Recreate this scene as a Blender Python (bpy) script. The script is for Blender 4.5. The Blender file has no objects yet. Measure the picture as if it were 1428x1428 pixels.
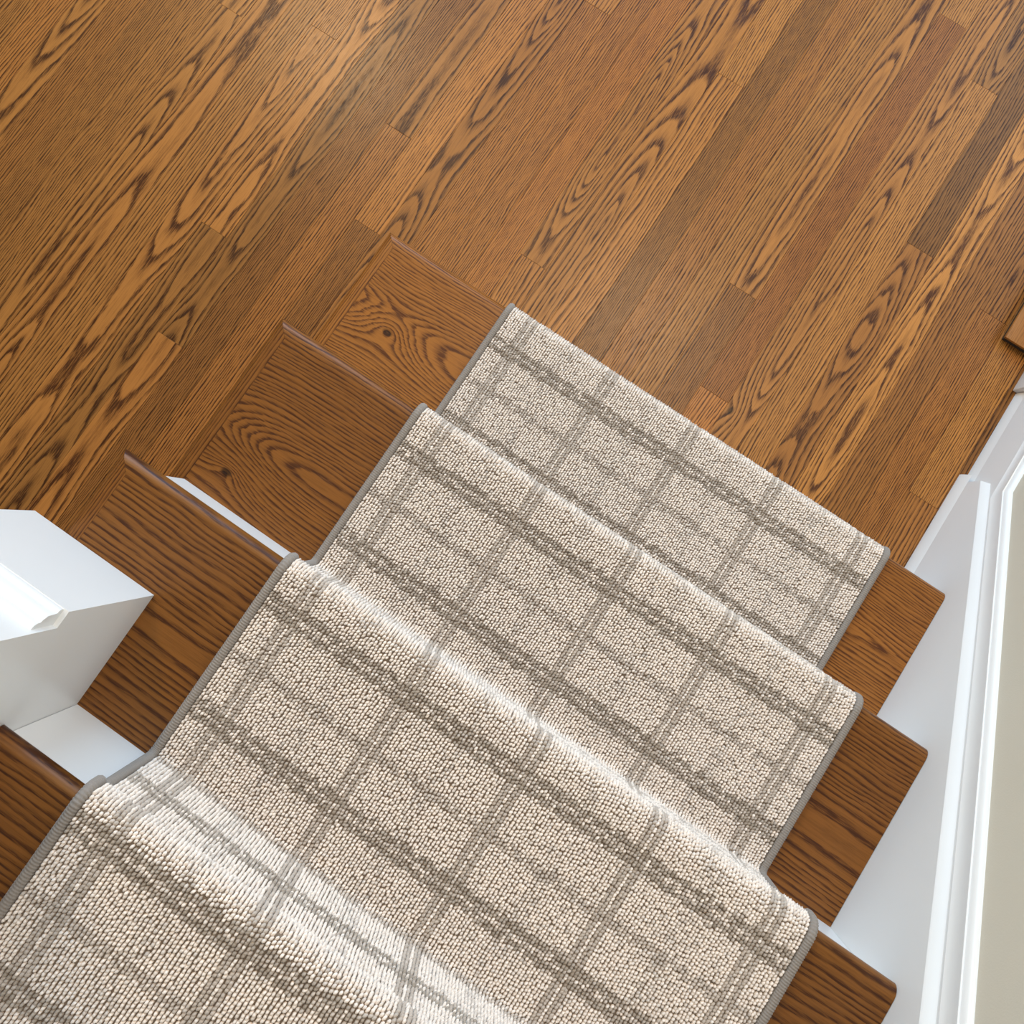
import bpy, math, random
import numpy as np
from mathutils import Matrix, Vector

SC = bpy.context.scene
COL = SC.collection
rng = np.random.default_rng(11)
random.seed(11)

# ------------------------------------------------------------------ camera
cam_data = bpy.data.cameras.new('camera')
cam = bpy.data.objects.new('camera', cam_data)
COL.objects.link(cam)
SC.camera = cam
M = ((0.8314, 0.5557, 0.0006), (0.5495, -0.8221, -0.1492), (-0.0824, 0.1243, -0.9888))
rot = Matrix(((M[0][0], -M[1][0], -M[2][0]),
              (M[0][1], -M[1][1], -M[2][1]),
              (M[0][2], -M[1][2], -M[2][2])))
cam.matrix_world = Matrix.Translation((0.1852, -0.3107, 1.6358)) @ rot.to_quaternion().to_matrix().to_4x4()
cam_data.sensor_fit = 'HORIZONTAL'
cam_data.sensor_width = 36.0
cam_data.lens = 36.0 * 1296.0 / 1428.0
cam_data.shift_x = (714 - 698.42) / 1428.0
cam_data.shift_y = (540.35 - 714) / 1428.0
cam_data.clip_start = 0.02

# ------------------------------------------------------------------ view, world and lights
SC.view_settings.view_transform = 'Standard'
SC.view_settings.look = 'None'
SC.view_settings.exposure = 0.0
SC.view_settings.gamma = 1.0
SC.view_settings.use_curve_mapping = False

world = bpy.data.worlds.new('world')
SC.world = world
world.use_nodes = True
bg = world.node_tree.nodes['Background']
bg.inputs['Color'].default_value = (0.70, 0.85, 1.0, 1)
bg.inputs['Strength'].default_value = 0.95


def area(name, loc, target, sx, sy, power, color):
    d = bpy.data.lights.new(name, 'AREA')
    d.shape = 'RECTANGLE'
    d.size, d.size_y = sx, sy
    d.energy = power
    d.color = color
    o = bpy.data.objects.new(name, d)
    COL.objects.link(o)
    o.location = loc
    o.rotation_euler = (Vector(target) - Vector(loc)).to_track_quat('-Z', 'Y').to_euler()
    return o


area('window_daylight', (-1.8, 2.9, 1.8), (0.5, 0.0, 0.2), 2.2, 2.2, 92, (0.34, 0.66, 1.0))
area('door_daylight', (1.15, 2.6, 1.75), (0.4, 0.2, 0.2), 1.3, 1.9, 18, (0.72, 0.87, 1.0))
area('ceiling_lamp', (-1.75, 1.2, 2.7), (-1.0, 0.4, 0.0), 0.35, 0.35, 34, (1.0, 0.78, 0.5))
area('hall_fill', (0.2, 0.75, 2.7), (0.2, 0.3, 0.0), 0.7, 0.7, 24, (1.0, 0.82, 0.62))  # added warm fill that lifts carpet and floor; no known lamp here
area('stair_fill', (0.35, -1.1, 2.65), (0.1, -0.8, 0.0), 0.5, 0.5, 0.7, (1.0, 0.80, 0.55))  # weak warm fill added over the upper steps, not a real lamp

# ------------------------------------------------------------------ measures (metres)
R = 0.239                     # going of a step
H = 0.1888                    # rise
DZ = -0.0044
XL, XR = -0.2286, 0.8096      # tread ends
W = 0.7052                    # runner width
OVER = 0.016                  # nosing overhang
TH = 0.026                    # tread thickness
RW = 0.0216                   # width of the mitred return nosings


def zt(k):
    return k * H + DZ if k > 0 else 0.0


def yn(k):                    # front of nosing of step k (1 = lowest)
    return -(k - 1) * R - (0.014 if k == 1 else 0.0)


# ------------------------------------------------------------------ node helper
class NT:
    def __init__(s, name):
        s.m = bpy.data.materials.new(name)
        s.m.use_nodes = True
        s.t = s.m.node_tree
        s.t.nodes.clear()
        s.out = s.t.nodes.new('ShaderNodeOutputMaterial')
        s.b = s.t.nodes.new('ShaderNodeBsdfPrincipled')
        s.t.links.new(s.b.outputs[0], s.out.inputs[0])

    def put(s, sock, v):
        if isinstance(v, bpy.types.NodeSocket):
            s.t.links.new(v, sock)
        elif v is not None:
            sock.default_value = v

    def math(s, op, a, b=None, c=None):
        n = s.t.nodes.new('ShaderNodeMath')
        n.operation = op
        for i, v in enumerate((a, b, c)):
            if v is not None:
                s.put(n.inputs[i], v)
        return n.outputs[0]

    def add(s, a, b): return s.math('ADD', a, b)
    def sub(s, a, b): return s.math('SUBTRACT', a, b)
    def mul(s, a, b): return s.math('MULTIPLY', a, b)

    def attr(s, name):
        n = s.t.nodes.new('ShaderNodeAttribute')
        n.attribute_type = 'OBJECT'
        n.attribute_name = name
        return n.outputs['Fac']

    def gattr(s, name):
        n = s.t.nodes.new('ShaderNodeAttribute')
        n.attribute_type = 'GEOMETRY'
        n.attribute_name = name
        return n

    def xyz(s, v):
        n = s.t.nodes.new('ShaderNodeSeparateXYZ')
        s.put(n.inputs[0], v)
        return n.outputs

    def vec(s, x, y, z):
        n = s.t.nodes.new('ShaderNodeCombineXYZ')
        for i, v in enumerate((x, y, z)):
            s.put(n.inputs[i], v)
        return n.outputs[0]

    def noise(s, v, scale=1.0, detail=2.0, rough=0.5):
        n = s.t.nodes.new('ShaderNodeTexNoise')
        n.noise_dimensions = '3D'
        s.put(n.inputs['Vector'], v)
        n.inputs['Scale'].default_value = scale
        n.inputs['Detail'].default_value = detail
        n.inputs['Roughness'].default_value = rough
        return n.outputs['Fac']

    def ramp(s, f, stops, interp='LINEAR'):
        n = s.t.nodes.new('ShaderNodeValToRGB')
        n.color_ramp.interpolation = interp
        e = n.color_ramp.elements
        while len(e) < len(stops):
            e.new(0.5)
        for el, (p, c) in zip(e, stops):
            el.position = p
            el.color = (c, c, c, 1) if not isinstance(c, tuple) else (*c, 1)
        s.put(n.inputs[0], f)
        return n.outputs['Color']

    def mixc(s, f, a, b, mode='MIX'):
        n = s.t.nodes.new('ShaderNodeMix')
        n.data_type = 'RGBA'
        n.blend_type = mode
        s.put(n.inputs['Factor'], f)
        for sock, v in ((n.inputs[6], a), (n.inputs[7], b)):
            s.put(sock, (*v, 1) if isinstance(v, tuple) else v)
        return n.outputs[2]

    def step(s, v, lo, hi):
        n = s.t.nodes.new('ShaderNodeMapRange')
        n.interpolation_type = 'SMOOTHSTEP'
        s.put(n.inputs[0], v)
        n.inputs[1].default_value, n.inputs[2].default_value = lo, hi
        return n.outputs[0]

    def bump(s, h, strength, dist):
        n = s.t.nodes.new('ShaderNodeBump')
        n.inputs['Strength'].default_value = strength
        n.inputs['Distance'].default_value = dist
        s.put(n.inputs['Height'], h)
        s.t.links.new(n.outputs[0], s.b.inputs['Normal'])


# ------------------------------------------------------------------ materials
def oak(name, along, light, dark, rough=0.31):
    """Stained oak: growth rings of a log cut by the board. Per-board properties:
    seed, off (pith offset), dep (pith depth), amp (waviness of depth),
    gap (ring spacing), tone, warm, con (contrast), ku/kv (knot position)."""
    t = NT(name)
    tc = t.t.nodes.new('ShaderNodeTexCoord')
    x, y, z = t.xyz(tc.outputs['Object'])
    u, v = (y, x) if along == 'y' else (x, y)
    sd = t.attr('seed')
    n0 = t.sub(t.noise(t.vec(t.mul(u, 1.35), t.mul(v, 1.2), sd), 1, 1.5), 0.5)
    n1 = t.sub(t.noise(t.vec(t.mul(u, 7.0), t.mul(v, 26.0), t.add(sd, 7.3)), 1, 2.0), 0.5)
    n2 = t.sub(t.noise(t.vec(t.mul(u, 28.0), t.mul(v, 170.0), t.add(sd, 13.1)), 1, 2.0), 0.5)
    n3 = t.sub(t.noise(t.vec(t.mul(u, 75.0), t.mul(v, 900.0), t.add(sd, 23.7)), 1, 2.0), 0.5)
    # knot swirl
    ku, kv = t.sub(u, t.attr('ku')), t.sub(v, t.attr('kv'))
    kd = t.math('SQRT', t.add(t.mul(t.mul(ku, ku), 0.35), t.mul(kv, kv)))
    kn = t.math('POWER', 2.718, t.mul(kd, -34.0))
    xx = t.add(t.add(v, t.attr('off')), t.mul(n1, 0.006))
    zz = t.add(t.attr('dep'), t.mul(n0, t.attr('amp')))
    r = t.math('SQRT', t.add(t.mul(xx, xx), t.mul(zz, zz)))
    r = t.add(r, t.add(t.add(t.mul(n1, 0.0075), t.mul(n2, 0.0024)), t.mul(n3, 0.0011)))
    r = t.add(r, t.mul(kn, 0.03))
    ph = t.math('DIVIDE', r, t.attr('gap'))
    ph = t.add(ph, t.mul(t.math('SINE', t.add(t.mul(ph, 0.83), sd)), 0.38))
    f = t.math('FRACT', ph)
    line = t.ramp(f, [(0.0, 0.5), (0.05, 1.0), (0.20, 0.95), (0.38, 0.40), (0.60, 0.10), (0.92, 0.0), (1.0, 0.5)])
    pn = t.noise(t.vec(t.mul(u, 62.0), t.mul(v, 1250.0), t.add(sd, 31.0)), 1, 1.0)
    pore = t.mul(t.step(pn, 0.50, 0.68), t.add(0.22, t.mul(line, 0.78)))
    fine = t.noise(t.vec(t.mul(u, 16.0), t.mul(v, 520.0), t.add(sd, 41.0)), 1, 3.0, 0.6)
    con = t.attr('con')
    dash = t.step(t.noise(t.vec(t.mul(u, 38.0), t.mul(v, 430.0), t.add(sd, 71.0)), 1, 2.0), 0.36, 0.58)
    line = t.mul(line, t.add(0.55, t.mul(dash, 0.50)))
    fac = t.math('MINIMUM', t.mul(t.add(t.mul(line, 0.90), t.mul(pore, 0.45)), con), 1.0)
    fac = t.math('MAXIMUM', t.add(fac, t.mul(t.sub(fine, 0.5), 1.15)), 0.0)
    c = t.mixc(fac, light, dark)
    # broad colour drift within a board and reddish / greyish boards
    c = t.mixc(t.attr('warm'), c, (0.62, 0.36, 0.22), 'OVERLAY')
    dr = t.add(0.86, t.mul(t.noise(t.vec(t.mul(u, 3.0), t.mul(v, 22.0), t.add(sd, 57.0)), 1, 2.0), 0.28))
    tone = t.mul(t.attr('tone'), dr)
    knd = t.step(kd, 0.0055, 0.002)
    tone = t.mul(tone, t.sub(1.0, t.mul(t.step(kd, 0.007, 0.0025), 0.75)))
    c = t.mixc(1.0, c, t.vec(tone, tone, tone), 'MULTIPLY')
    t.put(t.b.inputs['Base Color'], c)
    t.put(t.b.inputs['Roughness'], t.add(rough, t.mul(pore, 0.15)))
    t.b.inputs['IOR'].default_value = 1.45
    t.b.inputs['Specular IOR Level'].default_value = 0.30
    t.bump(t.mul(pore, -1.0), 0.25, 0.0004)
    return t.m


LIGHT, DARK = (0.385, 0.160, 0.036), (0.050, 0.0135, 0.002)
M_FLOOR = oak('oak_floor', 'y', LIGHT, DARK)
M_TREAD = oak('oak_tread', 'x', (0.245, 0.096, 0.018), (0.060, 0.017, 0.003), 0.30)
M_RETURN = oak('oak_return', 'y', (0.245, 0.096, 0.018), (0.060, 0.017, 0.003), 0.33)


def paint(name, col, rough, bump=0.05, scale=260.0):
    t = NT(name)
    tc = t.t.nodes.new('ShaderNodeTexCoord')
    n = t.noise(tc.outputs['Object'], scale, 2.0)
    c = t.mixc(t.noise(tc.outputs['Object'], 6.0, 2.0), col, tuple(k * 0.94 for k in col))
    t.put(t.b.inputs['Base Color'], c)
    t.b.inputs['Roughness'].default_value = rough
    t.bump(n, bump, 0.001)
    return t.m


M_WHITE = paint('white_paint', (0.84, 0.845, 0.84), 0.32, 0.03, 90)
M_WALL = paint('beige_wall_paint', (0.66, 0.61, 0.50), 0.7, 0.12, 420)
M_SHADOWGAP = paint('dark_bed_and_shade', (0.03, 0.018, 0.01), 0.8)  # shade under the board put into a near-black colour; also bed beneath planks

tb = NT('runner_backing')
tb.b.inputs['Roughness'].default_value = 0.95
_tc = tb.t.nodes.new('ShaderNodeTexCoord')
tb.put(tb.b.inputs['Base Color'], tb.mixc(tb.noise(_tc.outputs['Object'], 900.0, 1.0), (0.15, 0.112, 0.080), (0.24, 0.19, 0.15)))
M_BACK = tb.m

tp = NT('wool_loops')
tp.b.inputs['Roughness'].default_value = 0.92
tp.b.inputs['Sheen Weight'].default_value = 0.25
tp.b.inputs['Sheen Roughness'].default_value = 0.5
_tc = tp.t.nodes.new('ShaderNodeTexCoord')
_n = tp.noise(_tc.outputs['Object'], 1500.0, 1.0)
tp.put(tp.b.inputs['Base Color'], tp.mixc(0.5, tp.gattr('loop_colour').outputs['Color'],
       tp.mixc(_n, (0.62, 0.62, 0.62), (1.0, 1.0, 1.0)), 'MULTIPLY'))
M_LOOP = tp.m

te = NT('binding_yarn')
te.b.inputs['Roughness'].default_value = 0.85
te.b.inputs['Sheen Weight'].default_value = 0.2
_tc = te.t.nodes.new('ShaderNodeTexCoord')
te.put(te.b.inputs['Base Color'], te.mixc(te.noise(_tc.outputs['Object'], 700.0, 2.0), (0.22, 0.19, 0.165), (0.31, 0.275, 0.245)))
M_BIND = te.m


# ------------------------------------------------------------------ mesh helpers
def link(name, verts, faces, mat, parent=None, loc=(0, 0, 0), smooth=None):
    me = bpy.data.meshes.new(name)
    me.from_pydata([tuple(map(float, v)) for v in verts], [], faces)
    me.materials.append(mat)
    if smooth is not None:
        me.shade_smooth()
        me.set_sharp_from_angle(angle=math.radians(smooth))
    me.update()
    o = bpy.data.objects.new(name, me)
    o.location = loc
    COL.objects.link(o)
    if parent is not None:
        o.parent = parent
    return o


def fix(o):
    """consistent outward normals"""
    import bmesh
    bm = bmesh.new()
    bm.from_mesh(o.data)
    bmesh.ops.recalc_face_normals(bm, faces=bm.faces)
    bm.to_mesh(o.data)
    bm.free()
    return o


def box(name, x0, x1, y0, y1, z0, z1, mat, parent=None, bevel=0.0):
    import bmesh
    cx, cy = x0, y0
    v = [(x, y, z) for x in (0, x1 - x0) for y in (0, y1 - y0) for z in (0, z1 - z0)]
    f = [(0, 1, 3, 2), (4, 6, 7, 5), (0, 4, 5, 1), (2, 3, 7, 6), (0, 2, 6, 4), (1, 5, 7, 3)]
    o = link(name, v, f, mat, parent, (x0, y0, z0))
    if bevel:
        bm = bmesh.new()
        bm.from_mesh(o.data)
        bmesh.ops.bevel(bm, geom=list(bm.edges), offset=bevel, segments=2, affect='EDGES', profile=0.5)
        bm.to_mesh(o.data)
        bm.free()
        o.data.shade_smooth()
        o.data.set_sharp_from_angle(angle=math.radians(50))
    return fix(o)


def prism_x(name, poly, x0, x1, mat, parent=None, bevel=0.0):
    """polygon in (y, z) extruded along x; x0/x1 may be functions of (y, z)"""
    n = len(poly)
    a = x0 if callable(x0) else (lambda y, z: x0)
    b = x1 if callable(x1) else (lambda y, z: x1)
    v = [(a(y, z), y, z) for y, z in poly] + [(b(y, z), y, z) for y, z in poly]
    f = [tuple(range(n)), tuple(range(2 * n - 1, n - 1, -1))]
    f += [(i, (i + 1) % n, n + (i + 1) % n, n + i) for i in range(n)]
    o = link(name, v, f, mat, parent)
    if bevel:
        import bmesh
        bm = bmesh.new()
        bm.from_mesh(o.data)
        bmesh.ops.bevel(bm, geom=list(bm.edges), offset=bevel, segments=2, affect='EDGES', profile=0.5)
        bm.to_mesh(o.data)
        bm.free()
    fix(o)
    o.data.shade_smooth()
    o.data.set_sharp_from_angle(angle=math.radians(40))
    return o


def sweep(name, profile, frames, mat, parent=None, smooth=35):
    """profile: list of (p, q); frames: list of functions/points mapping (p,q)->xyz"""
    n = len(profile)
    v, f = [], []
    for fr in frames:
        v += [fr(p, q) for p, q in profile]
    for j in range(len(frames) - 1):
        for i in range(n):
            a, b = j * n + i, j * n + (i + 1) % n
            f.append((a, b, b + n, a + n))
    f.append(tuple(range(n - 1, -1, -1)))
    f.append(tuple(range((len(frames) - 1) * n, len(frames) * n)))
    o = fix(link(name, v, f, mat, parent))
    o.data.shade_smooth()
    o.data.set_sharp_from_angle(angle=math.radians(smooth))
    return o


def empty(name, loc=(0, 0, 0)):
    o = bpy.data.objects.new(name, None)
    o.location = loc
    o.empty_display_size = 0.1
    COL.objects.link(o)
    return o


def grain(o, style=None, tone=1.0, warm=0.0, **kw):
    s = style or random.choice(['cath', 'cath', 'rift', 'rift', 'quarter'])
    o['seed'] = random.uniform(0, 400)
    if s == 'cath':
        d = dict(off=random.uniform(-.012, .012), dep=random.uniform(.016, .03), amp=random.uniform(.10, .17),
                 gap=random.uniform(.0054, .0082), con=1.05)
    elif s == 'rift':
        d = dict(off=random.choice((-1, 1)) * random.uniform(.05, .08), dep=random.uniform(.03, .05),
                 amp=random.uniform(.05, .10), gap=random.uniform(.0038, .006), con=1.0)
    else:
        d = dict(off=random.choice((-1, 1)) * random.uniform(.09, .14), dep=.02, amp=.03,
                 gap=random.uniform(.0032, .0046), con=1.1)
    d.update(ku=50.0, kv=50.0, tone=tone, warm=warm)
    d.update(kw)
    for k, val in d.items():
        o[k] = float(val)


# ------------------------------------------------------------------ floor: strip oak, plank by plank
floor = box('floor', -2.4, 1.0, -2.2, 2.2, -0.05, -0.0205, M_SHADOWGAP)
floor['kind'] = 'structure'
floor['label'] = 'oak strip floor at the foot of the stairs'
PITCH = 0.0575
X0 = 0.63 - 28 * PITCH
BUTT = {3: [.212], 6: [.273], 7: [-.154], 8: [-.362], 10: [.19], 11: [.006], 13: [.602], 16: [.12],
        18: [.618], 22: [.285], 23: [.096, .954], 25: [.87], 26: [.53], 29: [.495], 30: [.14, .48]}
# (column, index of plank counted from the near end of the column's butt list) -> style, tone, warm
LOOK = {
    (19, 0): ('quarter', .74, .0), (18, 0): ('rift', 1.10, .05), (18, 1): ('rift', 1.12, .0),
    (17, 0): ('cath', 1.0, .05), (20, 0): ('rift', .90, .1), (21, 0): ('rift', .98, .0),
    (22, 0): ('quarter', .72, .1), (22, 1): ('cath', 1.02, .05), (23, 0): ('rift', 1.15, .2),
    (23, 1): ('quarter', .80, .25), (23, 2): ('rift', 1.1, 0), (24, 0): ('cath', 1.02, .05), (25, 0): ('rift', 1.16, .0),
    (25, 1): ('cath', .82, .0), (26, 0): ('cath', .86, .1), (26, 1): ('rift', .60, .0),
    (27, 0): ('cath', 1.28, .0), (28, 0): ('rift', .80, .1), (29, 0): ('quarter', .92, .15),
    (29, 1): ('cath', .80, .1), (30, 0): ('rift', .95, .1), (30, 1): ('quarter', 1.18, .0), (30, 2): ('cath', .78, .0),
    (16, 0): ('rift', 1.0, .1), (16, 1): ('cath', .95, .05), (15, 0): ('quarter', .98, .2),
    (14, 0): ('quarter', .92, .15), (13, 0): ('quarter', .95, .15), (13, 1): ('rift', 1.1, .05), (12, 0): ('cath', .84, .1),
    (11, 0): ('quarter', .76, .1), (11, 1): ('rift', 1.14, .1), (10, 0): ('quarter', .90, .15),
    (10, 1): ('cath', .86, .05), (9, 0): ('quarter', .70, .1), (8, 0): ('cath', 1.02, .1),
    (8, 1): ('cath', .72, .0), (7, 0): ('cath', .78, .0), (7, 1): ('cath', 1.06, .05), (6, 0): ('cath', 1.0, .05),
    (6, 1): ('quarter', 1.05, .05), (5, 0): ('rift', .96, .0), (4, 0): ('cath', .98, .05), (3, 0): ('cath', .95, .0),
    (3, 1): ('cath', 1.06, .0), (2, 0): ('rift', .86, .0), (1, 0): ('quarter', .80, .0), (0, 0): ('quarter', .84, .05),
    (-1, 0): ('cath', .95, .0), (-2, 0): ('rift', .98, .1), (-3, 0): ('quarter', .9, .0),
}


def plank(x0, x1, y0, y1, look, name='plank'):
    g, c, t = 0.0001, 0.00035, 0.020
    w, l = x1 - x0, y1 - y0
    dz = random.uniform(-0.00025, 0.0)
    def ring(i, z): return [(i, i, z), (w - i, i, z), (w - i, l - i, z), (i, l - i, z)]
    v = ring(g, -t) + ring(g, -c) + ring(g + c, 0.0)
    f = [(3, 2, 1, 0), (8, 9, 10, 11)]
    for b in (0, 4):
        for i in range(4):
            j = (i + 1) % 4
            f.append((b + i, b + j, b + 4 + j, b + 4 + i))
    # shift so that the board's own coordinates are centred across its width
    o = link(name, [(a - w / 2, b2, z) for a, b2, z in v], f, M_FLOOR, floor, (0, 0, 0))
    o.location = (x0 + w / 2 + 0.0, y0, dz)
    o.matrix_parent_inverse = Matrix.Identity(4)
    o.location -= floor.location
    grain(o, look[0], look[1], look[2])
    return o


for c in range(-24, 31):
    xa = X0 + c * PITCH
    xb = xa + PITCH
    cuts = list(BUTT.get(c, []))
    lo, hi = -2.2, 2.2
    ys = [lo] + sorted(cuts) + [hi]
    n_named = 0
    for i in range(len(ys) - 1):
        look = LOOK.get((c, i)) or (None, random.uniform(.82, 1.1), random.uniform(0, .15))
        pk = plank(xa, xb, ys[i], ys[i + 1], look)
        if (c, i) == (24, 0):
            pk['ku'], pk['kv'] = 2.287, -0.018
# narrow ripped strip against the skirting
plank(X0 + 31 * PITCH, 0.832, -2.2, 2.2, ('rift', .62, .1))

ce = box('ceiling', -2.4, 1.0, -2.2, 2.2, 2.75, 2.85, paint('ceiling_paint', (0.80, 0.79, 0.76), 0.8), None)
ce['kind'] = 'structure'
wbk = box('wall_back', -2.4, 1.0, -2.3, -2.2, 0.0, 2.75, M_WALL)
wbk['kind'] = 'structure'
wfl = box('wall_far_left', -2.5, -2.4, -2.3, 2.2, 0.0, 2.75, M_WALL)
wfl['kind'] = 'structure'
wfl['label'] = 'beige painted wall far to the left of the oak floor'
wbk['label'] = 'beige painted wall closing the stair hall behind'
ce['label'] = 'white ceiling over the stair hall'

for x_ in (0.8325, 0.890, 0.9475):
    plank(x_, min(x_ + PITCH, 1.0), 0.465, 2.2, (None, random.uniform(.85, 1.05), .05))

# ------------------------------------------------------------------ right wall, skirt board, baseboard
wr = box('wall_right', 0.831, 0.95, -2.2, 0.46, 0.0, 2.6, M_WALL)
wr['kind'] = 'structure'
wr['label'] = 'beige painted wall on the right of the stairs'


def skirt_top(y): return 0.2333 - 0.785 * y
def board_bot(y): return 0.2492 - 0.785 * y


# lower skirt board (proud), notched behind the treads simply runs to the floor behind them
YE, YF = -1.75, 0.200
sk = prism_x('trim_1', [(YF, 0.0), (YF, skirt_top(YF)), (YE, skirt_top(YE)), (YE, skirt_top(YE) - 0.42), (-0.30, 0.0)],
             0.8098, 0.8215, M_WHITE)
sk['kind'] = 'structure'
sk['label'] = 'white sloping skirt board along the right ends of the treads'
# bevelled top edge of the skirt: (recess from x=.8098, height above the skirt's top line)
BEV = [(0.0117, 0.0), (0.0, 0.0), (0.0012, 0.003), (0.0085, 0.0125), (0.0102, 0.0155), (0.0117, 0.0158)]
sweep('bevelled_edge', BEV, [lambda p, q, y=y: (0.8098 + p, y, skirt_top(y) + q) for y in (YE, YF)], M_WHITE, sk)
# moulded cap: runs down the slope, kinks and goes on level along the baseboard
CAP = [(0.0115, 0.0), (-0.0003, 0.0), (-0.0001, 0.0018), (-0.0007, 0.0040), (0.0006, 0.0072), (0.0014, 0.012), (0.0015, 0.021),
       (0.0004, 0.0262), (0.0004, 0.0282), (0.0022, 0.0286), (0.0026, 0.0300), (0.0032, 0.0318), (0.0050, 0.0350),
       (0.0095, 0.0375), (0.0115, 0.0378)]
SQ = 1.36


def cap_slope(y): return lambda p, q: (0.820 + p, y, skirt_top(y) + 0.0155 + SQ * q)
def cap_kink(p, q): return (0.820 + p, (0.2333 + 0.0155 - 0.1155 + (SQ - 1) * q) / 0.785, 0.1155 + q)
def cap_end(p, q): return (0.820 + p, 0.405, 0.1155 + q)


sweep('cap_moulding', CAP, [cap_slope(YE), cap_kink, cap_end], M_WHITE, sk)
# little shoe lip of the skirt on the floor
SHOE = [(0.0, 0.0), (-0.0055, 0.0), (-0.0055, 0.006), (-0.0048, 0.013), (-0.0030, 0.023), (-0.0012, 0.030), (0.0, 0.034)]
sweep('shoe_moulding', SHOE, [lambda p, q, y=y: (0.8099 + p, y, q) for y in (-0.03, 0.214)], M_WHITE, sk)

bb = prism_x('baseboard_right', [(0.10, 0.0), (0.10, 0.1155), (0.405, 0.1155), (0.405, 0.0)], 0.820, 0.832, M_WHITE)
bb['kind'] = 'structure'
bb['label'] = 'white baseboard on the right wall beyond the skirt board'
SHOE2 = [(0.0, 0.0), (-0.0035, 0.0), (-0.0035, 0.006), (-0.0030, 0.012), (-0.0018, 0.020), (-0.0006, 0.026), (0.0, 0.030)]
sweep('shoe_moulding', SHOE2, [lambda p, q, y=y: (0.820 + p, y, q) for y in (0.2005, 0.395)], M_WHITE, bb)
# plinth of the door casing that closes the baseboard
pl = box('trim_2', 0.8085, 0.840, 0.396, 0.52, 0.0, 0.19, M_WHITE, None, 0.002)
pl['kind'] = 'structure'
pl['label'] = 'white plinth block at the far end of the baseboard'

# ------------------------------------------------------------------ staircase
stairs = empty('staircase', (0.29, -0.7, 0.0))
stairs['label'] = 'stained oak staircase with white risers coming down to the oak floor'
stairs['category'] = 'staircase'


def child(o, parent):
    o.parent = parent
    o.matrix_parent_inverse = Matrix.Translation(-Vector(parent.location))
    return o


def bull(a_front, z_top, back, n=10):
    """bullnose profile points (a, z) with front at a_front"""
    r = TH / 2
    zc = z_top - r
    pts = [(back, z_top)] + ([(a_front - RW, z_top)] if a_front - RW > back + 1e-6 else [])
    for i in range(n + 1):
        a = math.pi / 2 - math.pi * i / n
        pts.append((a_front - r + r * math.cos(a), zc + r * math.sin(a)))
    if a_front - RW > back + 1e-6:
        pts.append((a_front - RW, z_top - TH))
    pts.append((back, z_top - TH))
    return pts


WALLX = -0.098
TREADLOOK = {1: dict(style='cath', tone=1.25, warm=.1, ku=-.135, kv=-.155, gap=.0045, off=.14, dep=.03, amp=.25),
             2: dict(style='cath', tone=.90, warm=.1, ku=-.165, kv=-.455, gap=.0055, off=.40, dep=.03, amp=.20),
             3: dict(style='cath', tone=.84, warm=.05, gap=.008, off=.62, dep=.03, amp=.30),
             4: dict(style='cath', tone=.86, warm=.05, gap=.008, off=.95, dep=.03, amp=.30)}
for k in range(1, 7):
    y, z = yn(k), zt(k)
    back = y - R + (0.014 if k == 1 else 0) - OVER - 0.008
    if k <= 3:
        xl = (lambda yy, zz, y=y: XL + RW - max(0.0, (yy - (y - RW))))
    else:
        xl = WALLX + 0.0005
    tr = prism_x('tread', bull(y, z, back), xl, XR - 0.0004, M_TREAD)
    child(tr, stairs)
    lk = dict(TREADLOOK.get(k, dict(style='cath', tone=.85, gap=.01, off=1.2, dep=.03, amp=.3)))
    grain(tr, lk.pop('style'), lk.pop('tone'), lk.pop('warm', 0.05), **lk)
    if k <= 3:
        # mitred return nosing on the open left end
        prof = bull(-XL, z, -(XL + RW))          # mirrored: a = -x
        yb = back - 0.012 if k < 3 else back + 0.002
        vs = [(-a, y + (-(a - (-XL))) * -1 - 0.0, zz) for a, zz in prof]
        n = len(prof)
        front = [(-a, y - ((-a) - XL), zz) for a, zz in prof]
        rear = [(-a, yb, zz) for a, zz in prof]
        f = [tuple(range(n)), tuple(range(2 * n - 1, n - 1, -1))]
        f += [(i, (i + 1) % n, n + (i + 1) % n, n + i) for i in range(n)]
        rn = fix(link('return_nosing', [(a - 0.0003, b, c) for a, b, c in front + rear], f, M_RETURN))
        rn.data.shade_smooth()
        rn.data.set_sharp_from_angle(angle=math.radians(40))
        rn.parent = tr
        rn.matrix_parent_inverse = tr.matrix_parent_inverse.inverted() if False else Matrix.Identity(4)
        grain(rn, 'rift', tr['tone'] * .98, .1)
    xr0 = -0.2067 if k <= 3 else WALLX + 0.0005
    ri = box('riser', xr0, XR - 0.0004, y - OVER - 0.018, y - OVER, zt(k - 1) + 0.0002, z - TH - 0.0002, M_WHITE)
    child(ri, stairs)
    ri['label'] = 'white painted riser'
# closed stringer on the open left side
poly = [(yn(1) - OVER - 0.0185, 0.0)]
for k in range(1, 4):
    yf = yn(k) - OVER - 0.0185
    poly += [(yf, zt(k) - TH - 0.0004), (yn(k + 1) - OVER - 0.0185, zt(k) - TH - 0.0004)]
poly += [(yn(4) - OVER - 0.0185, 0.0)]
st = prism_x('stringer', poly, -0.2065, -0.188, M_WHITE)
child(st, stairs)
st['label'] = 'white stringer under the open tread ends'

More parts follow.
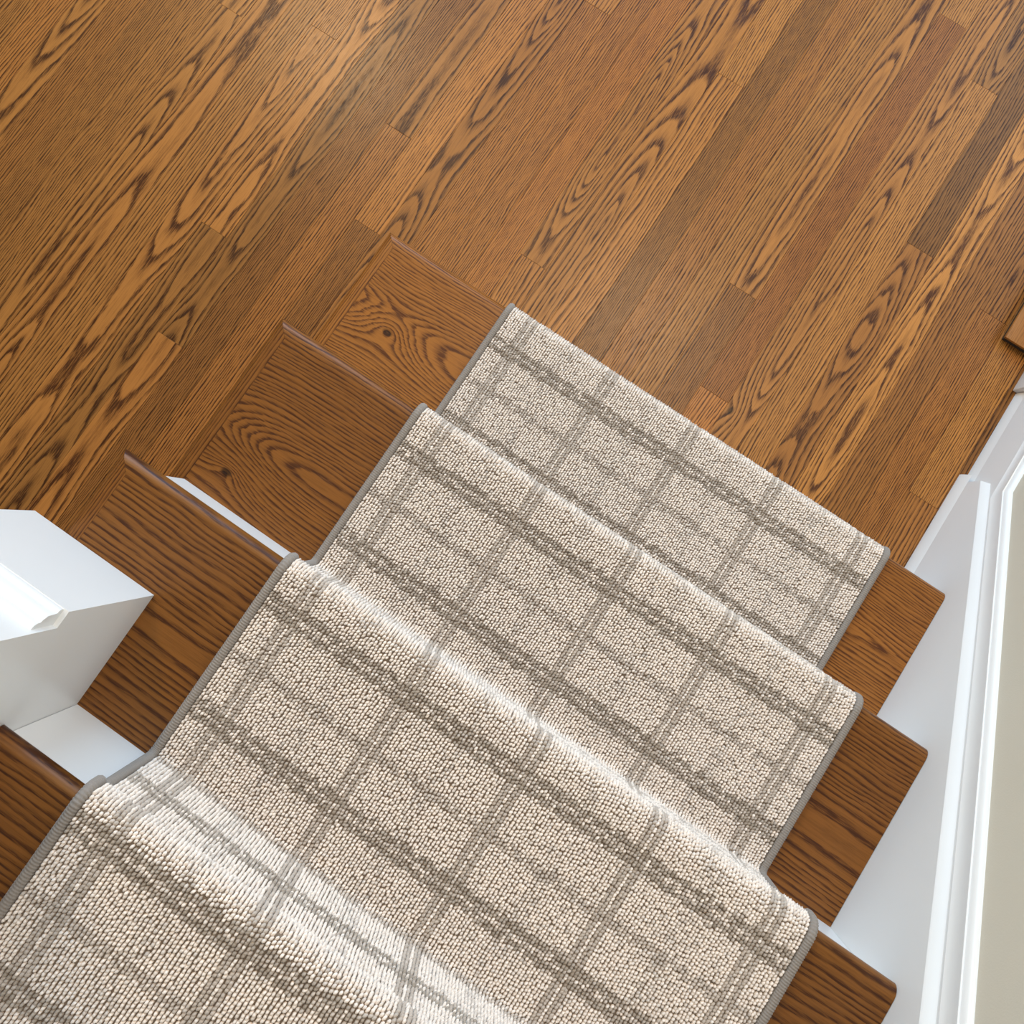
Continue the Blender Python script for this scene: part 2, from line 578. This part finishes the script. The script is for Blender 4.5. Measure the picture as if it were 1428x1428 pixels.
# ------------------------------------------------------------------ left wall that ends on the third tread
Z3 = zt(3)
YW = -0.608
YR4 = yn(4) - OVER
wl = prism_x('wall_left', [(YW, Z3 + 0.0003), (YW, 2.6), (-2.2, 2.6), (-2.2, 0.0), (YR4 - 0.019, 0.0), (YR4 - 0.019, Z3 + 0.0003)],
             -0.262, WALLX, M_WHITE)
wl['kind'] = 'structure'
wl['label'] = 'white wall end on the left of the stairs'
bl = box('baseboard_left', -0.2686, WALLX, YW, -0.5907, Z3 + 0.0005, Z3 + 0.210, M_WHITE, None)
bl['kind'] = 'structure'
bl['label'] = 'white baseboard across the end of the left wall'
LC = [(0.0, 0.0), (0.0165, 0.0), (0.0170, 0.004), (0.0158, 0.0075), (0.0135, 0.0085), (0.0128, 0.012), (0.0120, 0.024),
      (0.0085, 0.029), (0.0060, 0.0305), (0.0060, 0.034), (0.0040, 0.039), (0.0, 0.0405)]
lc = sweep('cap_moulding', LC, [lambda p, q, x=x: (x, YW + p, Z3 + 0.210 + q) for x in (-0.2686, WALLX - 0.005)], M_WHITE)
lc.parent = bl
lc.matrix_parent_inverse = Matrix.Translation(-Vector(bl.location))

# ------------------------------------------------------------------ brown wooden board lying at the right edge
wb = empty('wooden_board', (0.80, 0.52, 0.0))
wb['label'] = 'brown wooden board at the right edge of the floor, its shadow underneath painted as a dark block'
wb['category'] = 'board'
t = box('board', 0.742, 0.90, 0.462, 0.85, 0.020, 0.027, M_FLOOR, None, 0.001)
child(t, wb)
grain(t, 'quarter', .88, .1, con=.3)
t = box('base', 0.747, 0.89, 0.467, 0.84, 0.0005, 0.0199, M_SHADOWGAP)  # near-black block stands in for the shaded gap below the board
child(t, wb)

# ------------------------------------------------------------------ stair runner
runner = empty('stair_runner', (W / 2, -0.5, 0.4))
runner['label'] = 'beige looped stair runner with taupe plaid lines and grey bound edges'
runner['category'] = 'carpet'
CB = 0.0055                    # backing surface above the wood


def fillet(points, radii, seg=10):
    out = [np.array(points[0], float)]
    for i in range(1, len(points) - 1):
        p, a, b = (np.array(points[j], float) for j in (i, i - 1, i + 1))
        d1, d2 = a - p, b - p
        l1, l2 = np.linalg.norm(d1), np.linalg.norm(d2)
        d1, d2 = d1 / l1, d2 / l2
        ang = math.acos(max(-1, min(1, float(d1 @ d2))))
        tl = min(radii[i] / math.tan(ang / 2), 0.48 * l1, 0.48 * l2)
        r = tl * math.tan(ang / 2)
        c = p + (d1 + d2) / np.linalg.norm(d1 + d2) * (r / math.sin(ang / 2))
        s, e = p + d1 * tl, p + d2 * tl
        a0 = math.atan2(*(s - c)[::-1])
        a1 = math.atan2(*(e - c)[::-1])
        da = (a1 - a0 + math.pi) % (2 * math.pi) - math.pi
        for j in range(seg + 1):
            t_ = a0 + da * j / seg
            out.append(c + r * np.array((math.cos(t_), math.sin(t_))))
    out.append(np.array(points[-1], float))
    return out


pts, rad = [], []
marks = []
for k in range(1, 6):
    pts.append((yn(k) - OVER + CB, zt(k - 1) + CB)); rad.append(0.012)
    pts.append((yn(k) - OVER + CB, zt(k) - TH - 0.010)); rad.append(0.010)
    pts.append((yn(k) + CB, zt(k) - TH - 0.0015)); rad.append(0.012)
    pts.append((yn(k) + CB, zt(k) + CB)); rad.append(0.016)
pts[0] = (yn(1) - OVER + CB, 0.012)
pts = pts[:-3]
pts[-1] = (yn(5) - OVER + CB + 0.003, zt(4) + CB)
path = np.array(fillet(pts, rad[:len(pts)]))
seglen = np.linalg.norm(np.diff(path, axis=0), axis=1)
cum = np.concatenate([[0], np.cumsum(seglen)])


def at(s):
    s = np.asarray(s)
    y = np.interp(s, cum, path[:, 0])
    z = np.interp(s, cum, path[:, 1])
    e = 0.0012
    ty = np.interp(s + e, cum, path[:, 0]) - np.interp(s - e, cum, path[:, 0])
    tz = np.interp(s + e, cum, path[:, 1]) - np.interp(s - e, cum, path[:, 1])
    l = np.hypot(ty, tz)
    ty, tz = ty / l, tz / l
    return y, z, ty, tz, tz * 1.0, -ty * 1.0        # normal = (tz, -ty): outward/up


# arc length where the path is on tread k at a given y
def s_of(k, y):
    i = np.where((np.abs(path[:, 1] - (zt(k) + CB)) < 1e-4))[0]
    a, b = i[0], i[-1]
    return cum[a] + (path[a, 0] - y)


def grid(name, S, X, off, mat, parent, flip=False):
    y, z, ty, tz, ny, nz = at(S)
    vs = np.zeros((len(S), len(X), 3))
    vs[:, :, 0] = X[None, :]
    vs[:, :, 1] = (y + ny * off)[:, None]
    vs[:, :, 2] = (z + nz * off)[:, None]
    return vs


# backing: closed thin slab following the steps
S = np.unique(np.concatenate([np.linspace(0, cum[-1], 420), cum]))
prof = [(0.004, 0.0), (W - 0.004, 0.0), (W - 0.004, -0.0042), (0.004, -0.0042)]
y, z, ty, tz, ny, nz = at(S)
vs, fs = [], []
for i in range(len(S)):
    for px, po in prof:
        vs.append((px, y[i] + ny[i] * po, z[i] + nz[i] * po))
for i in range(len(S) - 1):
    for j in range(4):
        a, b = i * 4 + j, i * 4 + (j + 1) % 4
        fs.append((a, b, b + 4, a + 4))
fs += [(3, 2, 1, 0), tuple(len(vs) - 4 + j for j in range(4))]
bk = child(fix(link('backing', vs, fs, M_BACK)), runner)

# --- loop pile: every loop a small dome, one stuff part
PX, PS = 0.0040, 0.0041
ncol = int((W - 0.020) / PX)
xs = 0.0105 + (np.arange(ncol) + 0.5) * ((W - 0.021) / ncol)
ns = int(cum[-1] / PS)
I, J = np.meshgrid(np.arange(ncol), np.arange(ns), indexing='ij')
I, J = I.ravel(), J.ravel()
n = len(I)
lx = xs[I] + rng.normal(0, 0.00028, n)
colph = rng.random(ncol)
ls = (J + colph[I] + rng.normal(0, 0.12, n)) * PS
ls = np.clip(ls, 0.002, cum[-1] - 0.002)

# pattern. across: double lines on a 0.1525 m pitch. along: 3 repeats a step, a double and a single line each
linear = np.array((0.0)); 
LIGHTC = np.array((0.95, 0.85, 0.765))
TAUPE = np.array((0.54, 0.465, 0.40))
DARKT = np.array((0.31, 0.25, 0.19))
dxc = np.abs(((lx - W / 2 + 0.07625 * 2) % 0.1525) - 0.0)
dxc = np.minimum(dxc, 0.1525 - dxc)
s_a = s_of(1, -0.0745)
anchors = [s_a] + [s_of(2, -0.296), s_of(3, -0.522), s_of(4, -0.737)]
ph = np.zeros(n)
per = (anchors[3] - anchors[0]) / 9.0
sp = np.interp(ls, [anchors[0] - 3 * per] + anchors + [anchors[3] + 3 * per], [-3, 0, 3, 6, 9, 12])
fr = (sp + 0.5) % 1.0 - 0.5
ds = np.abs(fr) * per                     # distance to a double line
dt = (0.5 - np.abs(fr)) * per             # distance to a single line
col = np.tile(LIGHTC, (n, 1))
col *= (1 + rng.normal(0, 0.05, n))[:, None]
# faint heather in mid squares
mid = np.abs(dxc - 0.07625) < 0.011
hm = mid & (rng.random(n) < 0.33)
col[hm] = col[hm] * 0.80
heath = rng.random(n) < 0.05
col[heath] *= 0.82


def put(mask, c, amt):
    a = np.clip(amt + rng.normal(0, 0.10, mask.sum()), 0, 1)[:, None]
    col[mask] = col[mask] * (1 - a) + c * a


# along-the-run double lines
tz_mask = (dxc > 0.0021) & (dxc < 0.0096)
# across: double line = two dark bands around a speckled light one; single = one soft line
db = (ds > 0.0030) & (ds < 0.0112)
dc = ds <= 0.0030
sg = dt < 0.0058
keep = rng.random(n)
put(db & (keep < 0.92), DARKT, 0.72)
put(dc & (keep < 0.55), TAUPE, 0.75)
put(sg & (keep < 0.80), TAUPE, 0.70)
put((ds > 0.0112) & (ds < 0.016) & (keep < 0.2), TAUPE, 0.7)
put(tz_mask, TAUPE, 0.92)
put(tz_mask & db, DARKT, 0.6)

ly, lz, lty, ltz, lny, lnz = at(ls)
hw = 0.00168 * (1 + rng.normal(0, 0.06, n))
hl = 0.00275 * (1 + rng.normal(0, 0.08, n))
hh = 0.0044 * (1 + rng.normal(0, 0.07, n))
hh[tz_mask] *= 0.80
hl[tz_mask] *= 1.12
hw[tz_mask] *= 1.12
tilt = rng.normal(0, 0.14, n) + 0.34
K = 6
ang = np.arange(K) * 2 * math.pi / K
base = np.stack([np.cos(ang) * 1.0, np.sin(ang) * 1.0, np.zeros(K)], 1)
midr = np.stack([np.cos(ang) * 0.86, np.sin(ang) * 0.86, np.full(K, 0.62)], 1)
tmpl = np.concatenate([base, midr, [[0.0, 0.0, 1.0]]])           # 13 verts
ct, sn = np.cos(tilt), np.sin(tilt)
a = tmpl[None, :, 0] * hw[:, None]
b = tmpl[None, :, 1] * hl[:, None]
cc = tmpl[None, :, 2] * hh[:, None]
ax = a * ct[:, None] - b * sn[:, None]
bx_ = a * sn[:, None] + b * ct[:, None]
V = np.empty((n, 13, 3), np.float32)
V[:, :, 0] = lx[:, None] + ax
V[:, :, 1] = ly[:, None] + bx_ * lty[:, None] + cc * lny[:, None]
V[:, :, 2] = lz[:, None] + bx_ * ltz[:, None] + cc * lnz[:, None]
V[:, :6, 1] -= (0.0006 * lny)[:, None]
V[:, :6, 2] -= (0.0006 * lnz)[:, None]
quads = [(i, (i + 1) % K, K + (i + 1) % K, K + i) for i in range(K)]
tris = [(K + i, K + (i + 1) % K, 2 * K) for i in range(K)]
ft = [v for q in quads for v in q] + [v for q in tris for v in q]
# at() has normal (tz,-ty) with the frame (x, t, n) left-handed -> reverse the winding
ft = [v for q in quads for v in q[::-1]] + [v for q in tris for v in q[::-1]]
ft = np.array(ft, np.int32)
tot = np.array([4] * K + [3] * K, np.int32)
st_ = np.concatenate([[0], np.cumsum(tot)[:-1]]).astype(np.int32)
me = bpy.data.meshes.new('loop_pile')
me.vertices.add(n * 13)
me.vertices.foreach_set('co', V.ravel())
L = len(ft)
me.loops.add(n * L)
me.loops.foreach_set('vertex_index', (ft[None, :] + (np.arange(n, dtype=np.int32) * 13)[:, None]).ravel())
me.polygons.add(n * 12)
me.polygons.foreach_set('loop_start', (st_[None, :] + (np.arange(n, dtype=np.int32) * L)[:, None]).ravel())
me.update(calc_edges=True)
me.shade_smooth()
at_ = me.attributes.new('loop_colour', 'FLOAT_COLOR', 'POINT')
cv = np.ones((n, 13, 4), np.float32)
cv[:, :, :3] = col[:, None, :]
at_.data.foreach_set('color', cv.ravel())
me.materials.append(M_LOOP)
lp = bpy.data.objects.new('loop_pile', me)
COL.objects.link(lp)
child(lp, runner)
lp['kind'] = 'stuff'

# --- bound edges: yarn wrapped round a cord
for xc, sgn in ((0.0052, 1), (W - 0.0052, -1)):
    SB = np.arange(0.0, cum[-1], 0.00075)
    y, z, ty, tz, ny, nz = at(SB)
    NB = 10
    vs = np.empty((len(SB), NB, 3))
    for j in range(NB):
        a_ = 2 * math.pi * j / NB
        rr = 0.0052 * (1.0 + 0.10 * np.array((-1, .45, .8, .45))[(np.arange(len(SB)) + (j * 2) // NB) % 4]) + rng.normal(0, 0.00006, len(SB))
        vs[:, j, 0] = xc + rr * math.cos(a_)
        h_ = 0.0008 + rr * math.sin(a_)
        # yarn wraps slant a little round the cord
        vs[:, j, 1] = y + ny * h_
        vs[:, j, 2] = z + nz * h_
    fs = []
    for i in range(len(SB) - 1):
        for j in range(NB):
            p, q = i * NB + j, i * NB + (j + 1) % NB
            fs.append((p, q, q + NB, p + NB))
    fs += [tuple(range(NB)), tuple(range(len(SB) * NB - 1, len(SB) * NB - NB - 1, -1))]
    eb = child(fix(link('edge_binding', vs.reshape(-1, 3), fs, M_BIND)), runner)
    eb.data.shade_smooth()
    eb['label'] = 'grey yarn bound edge'
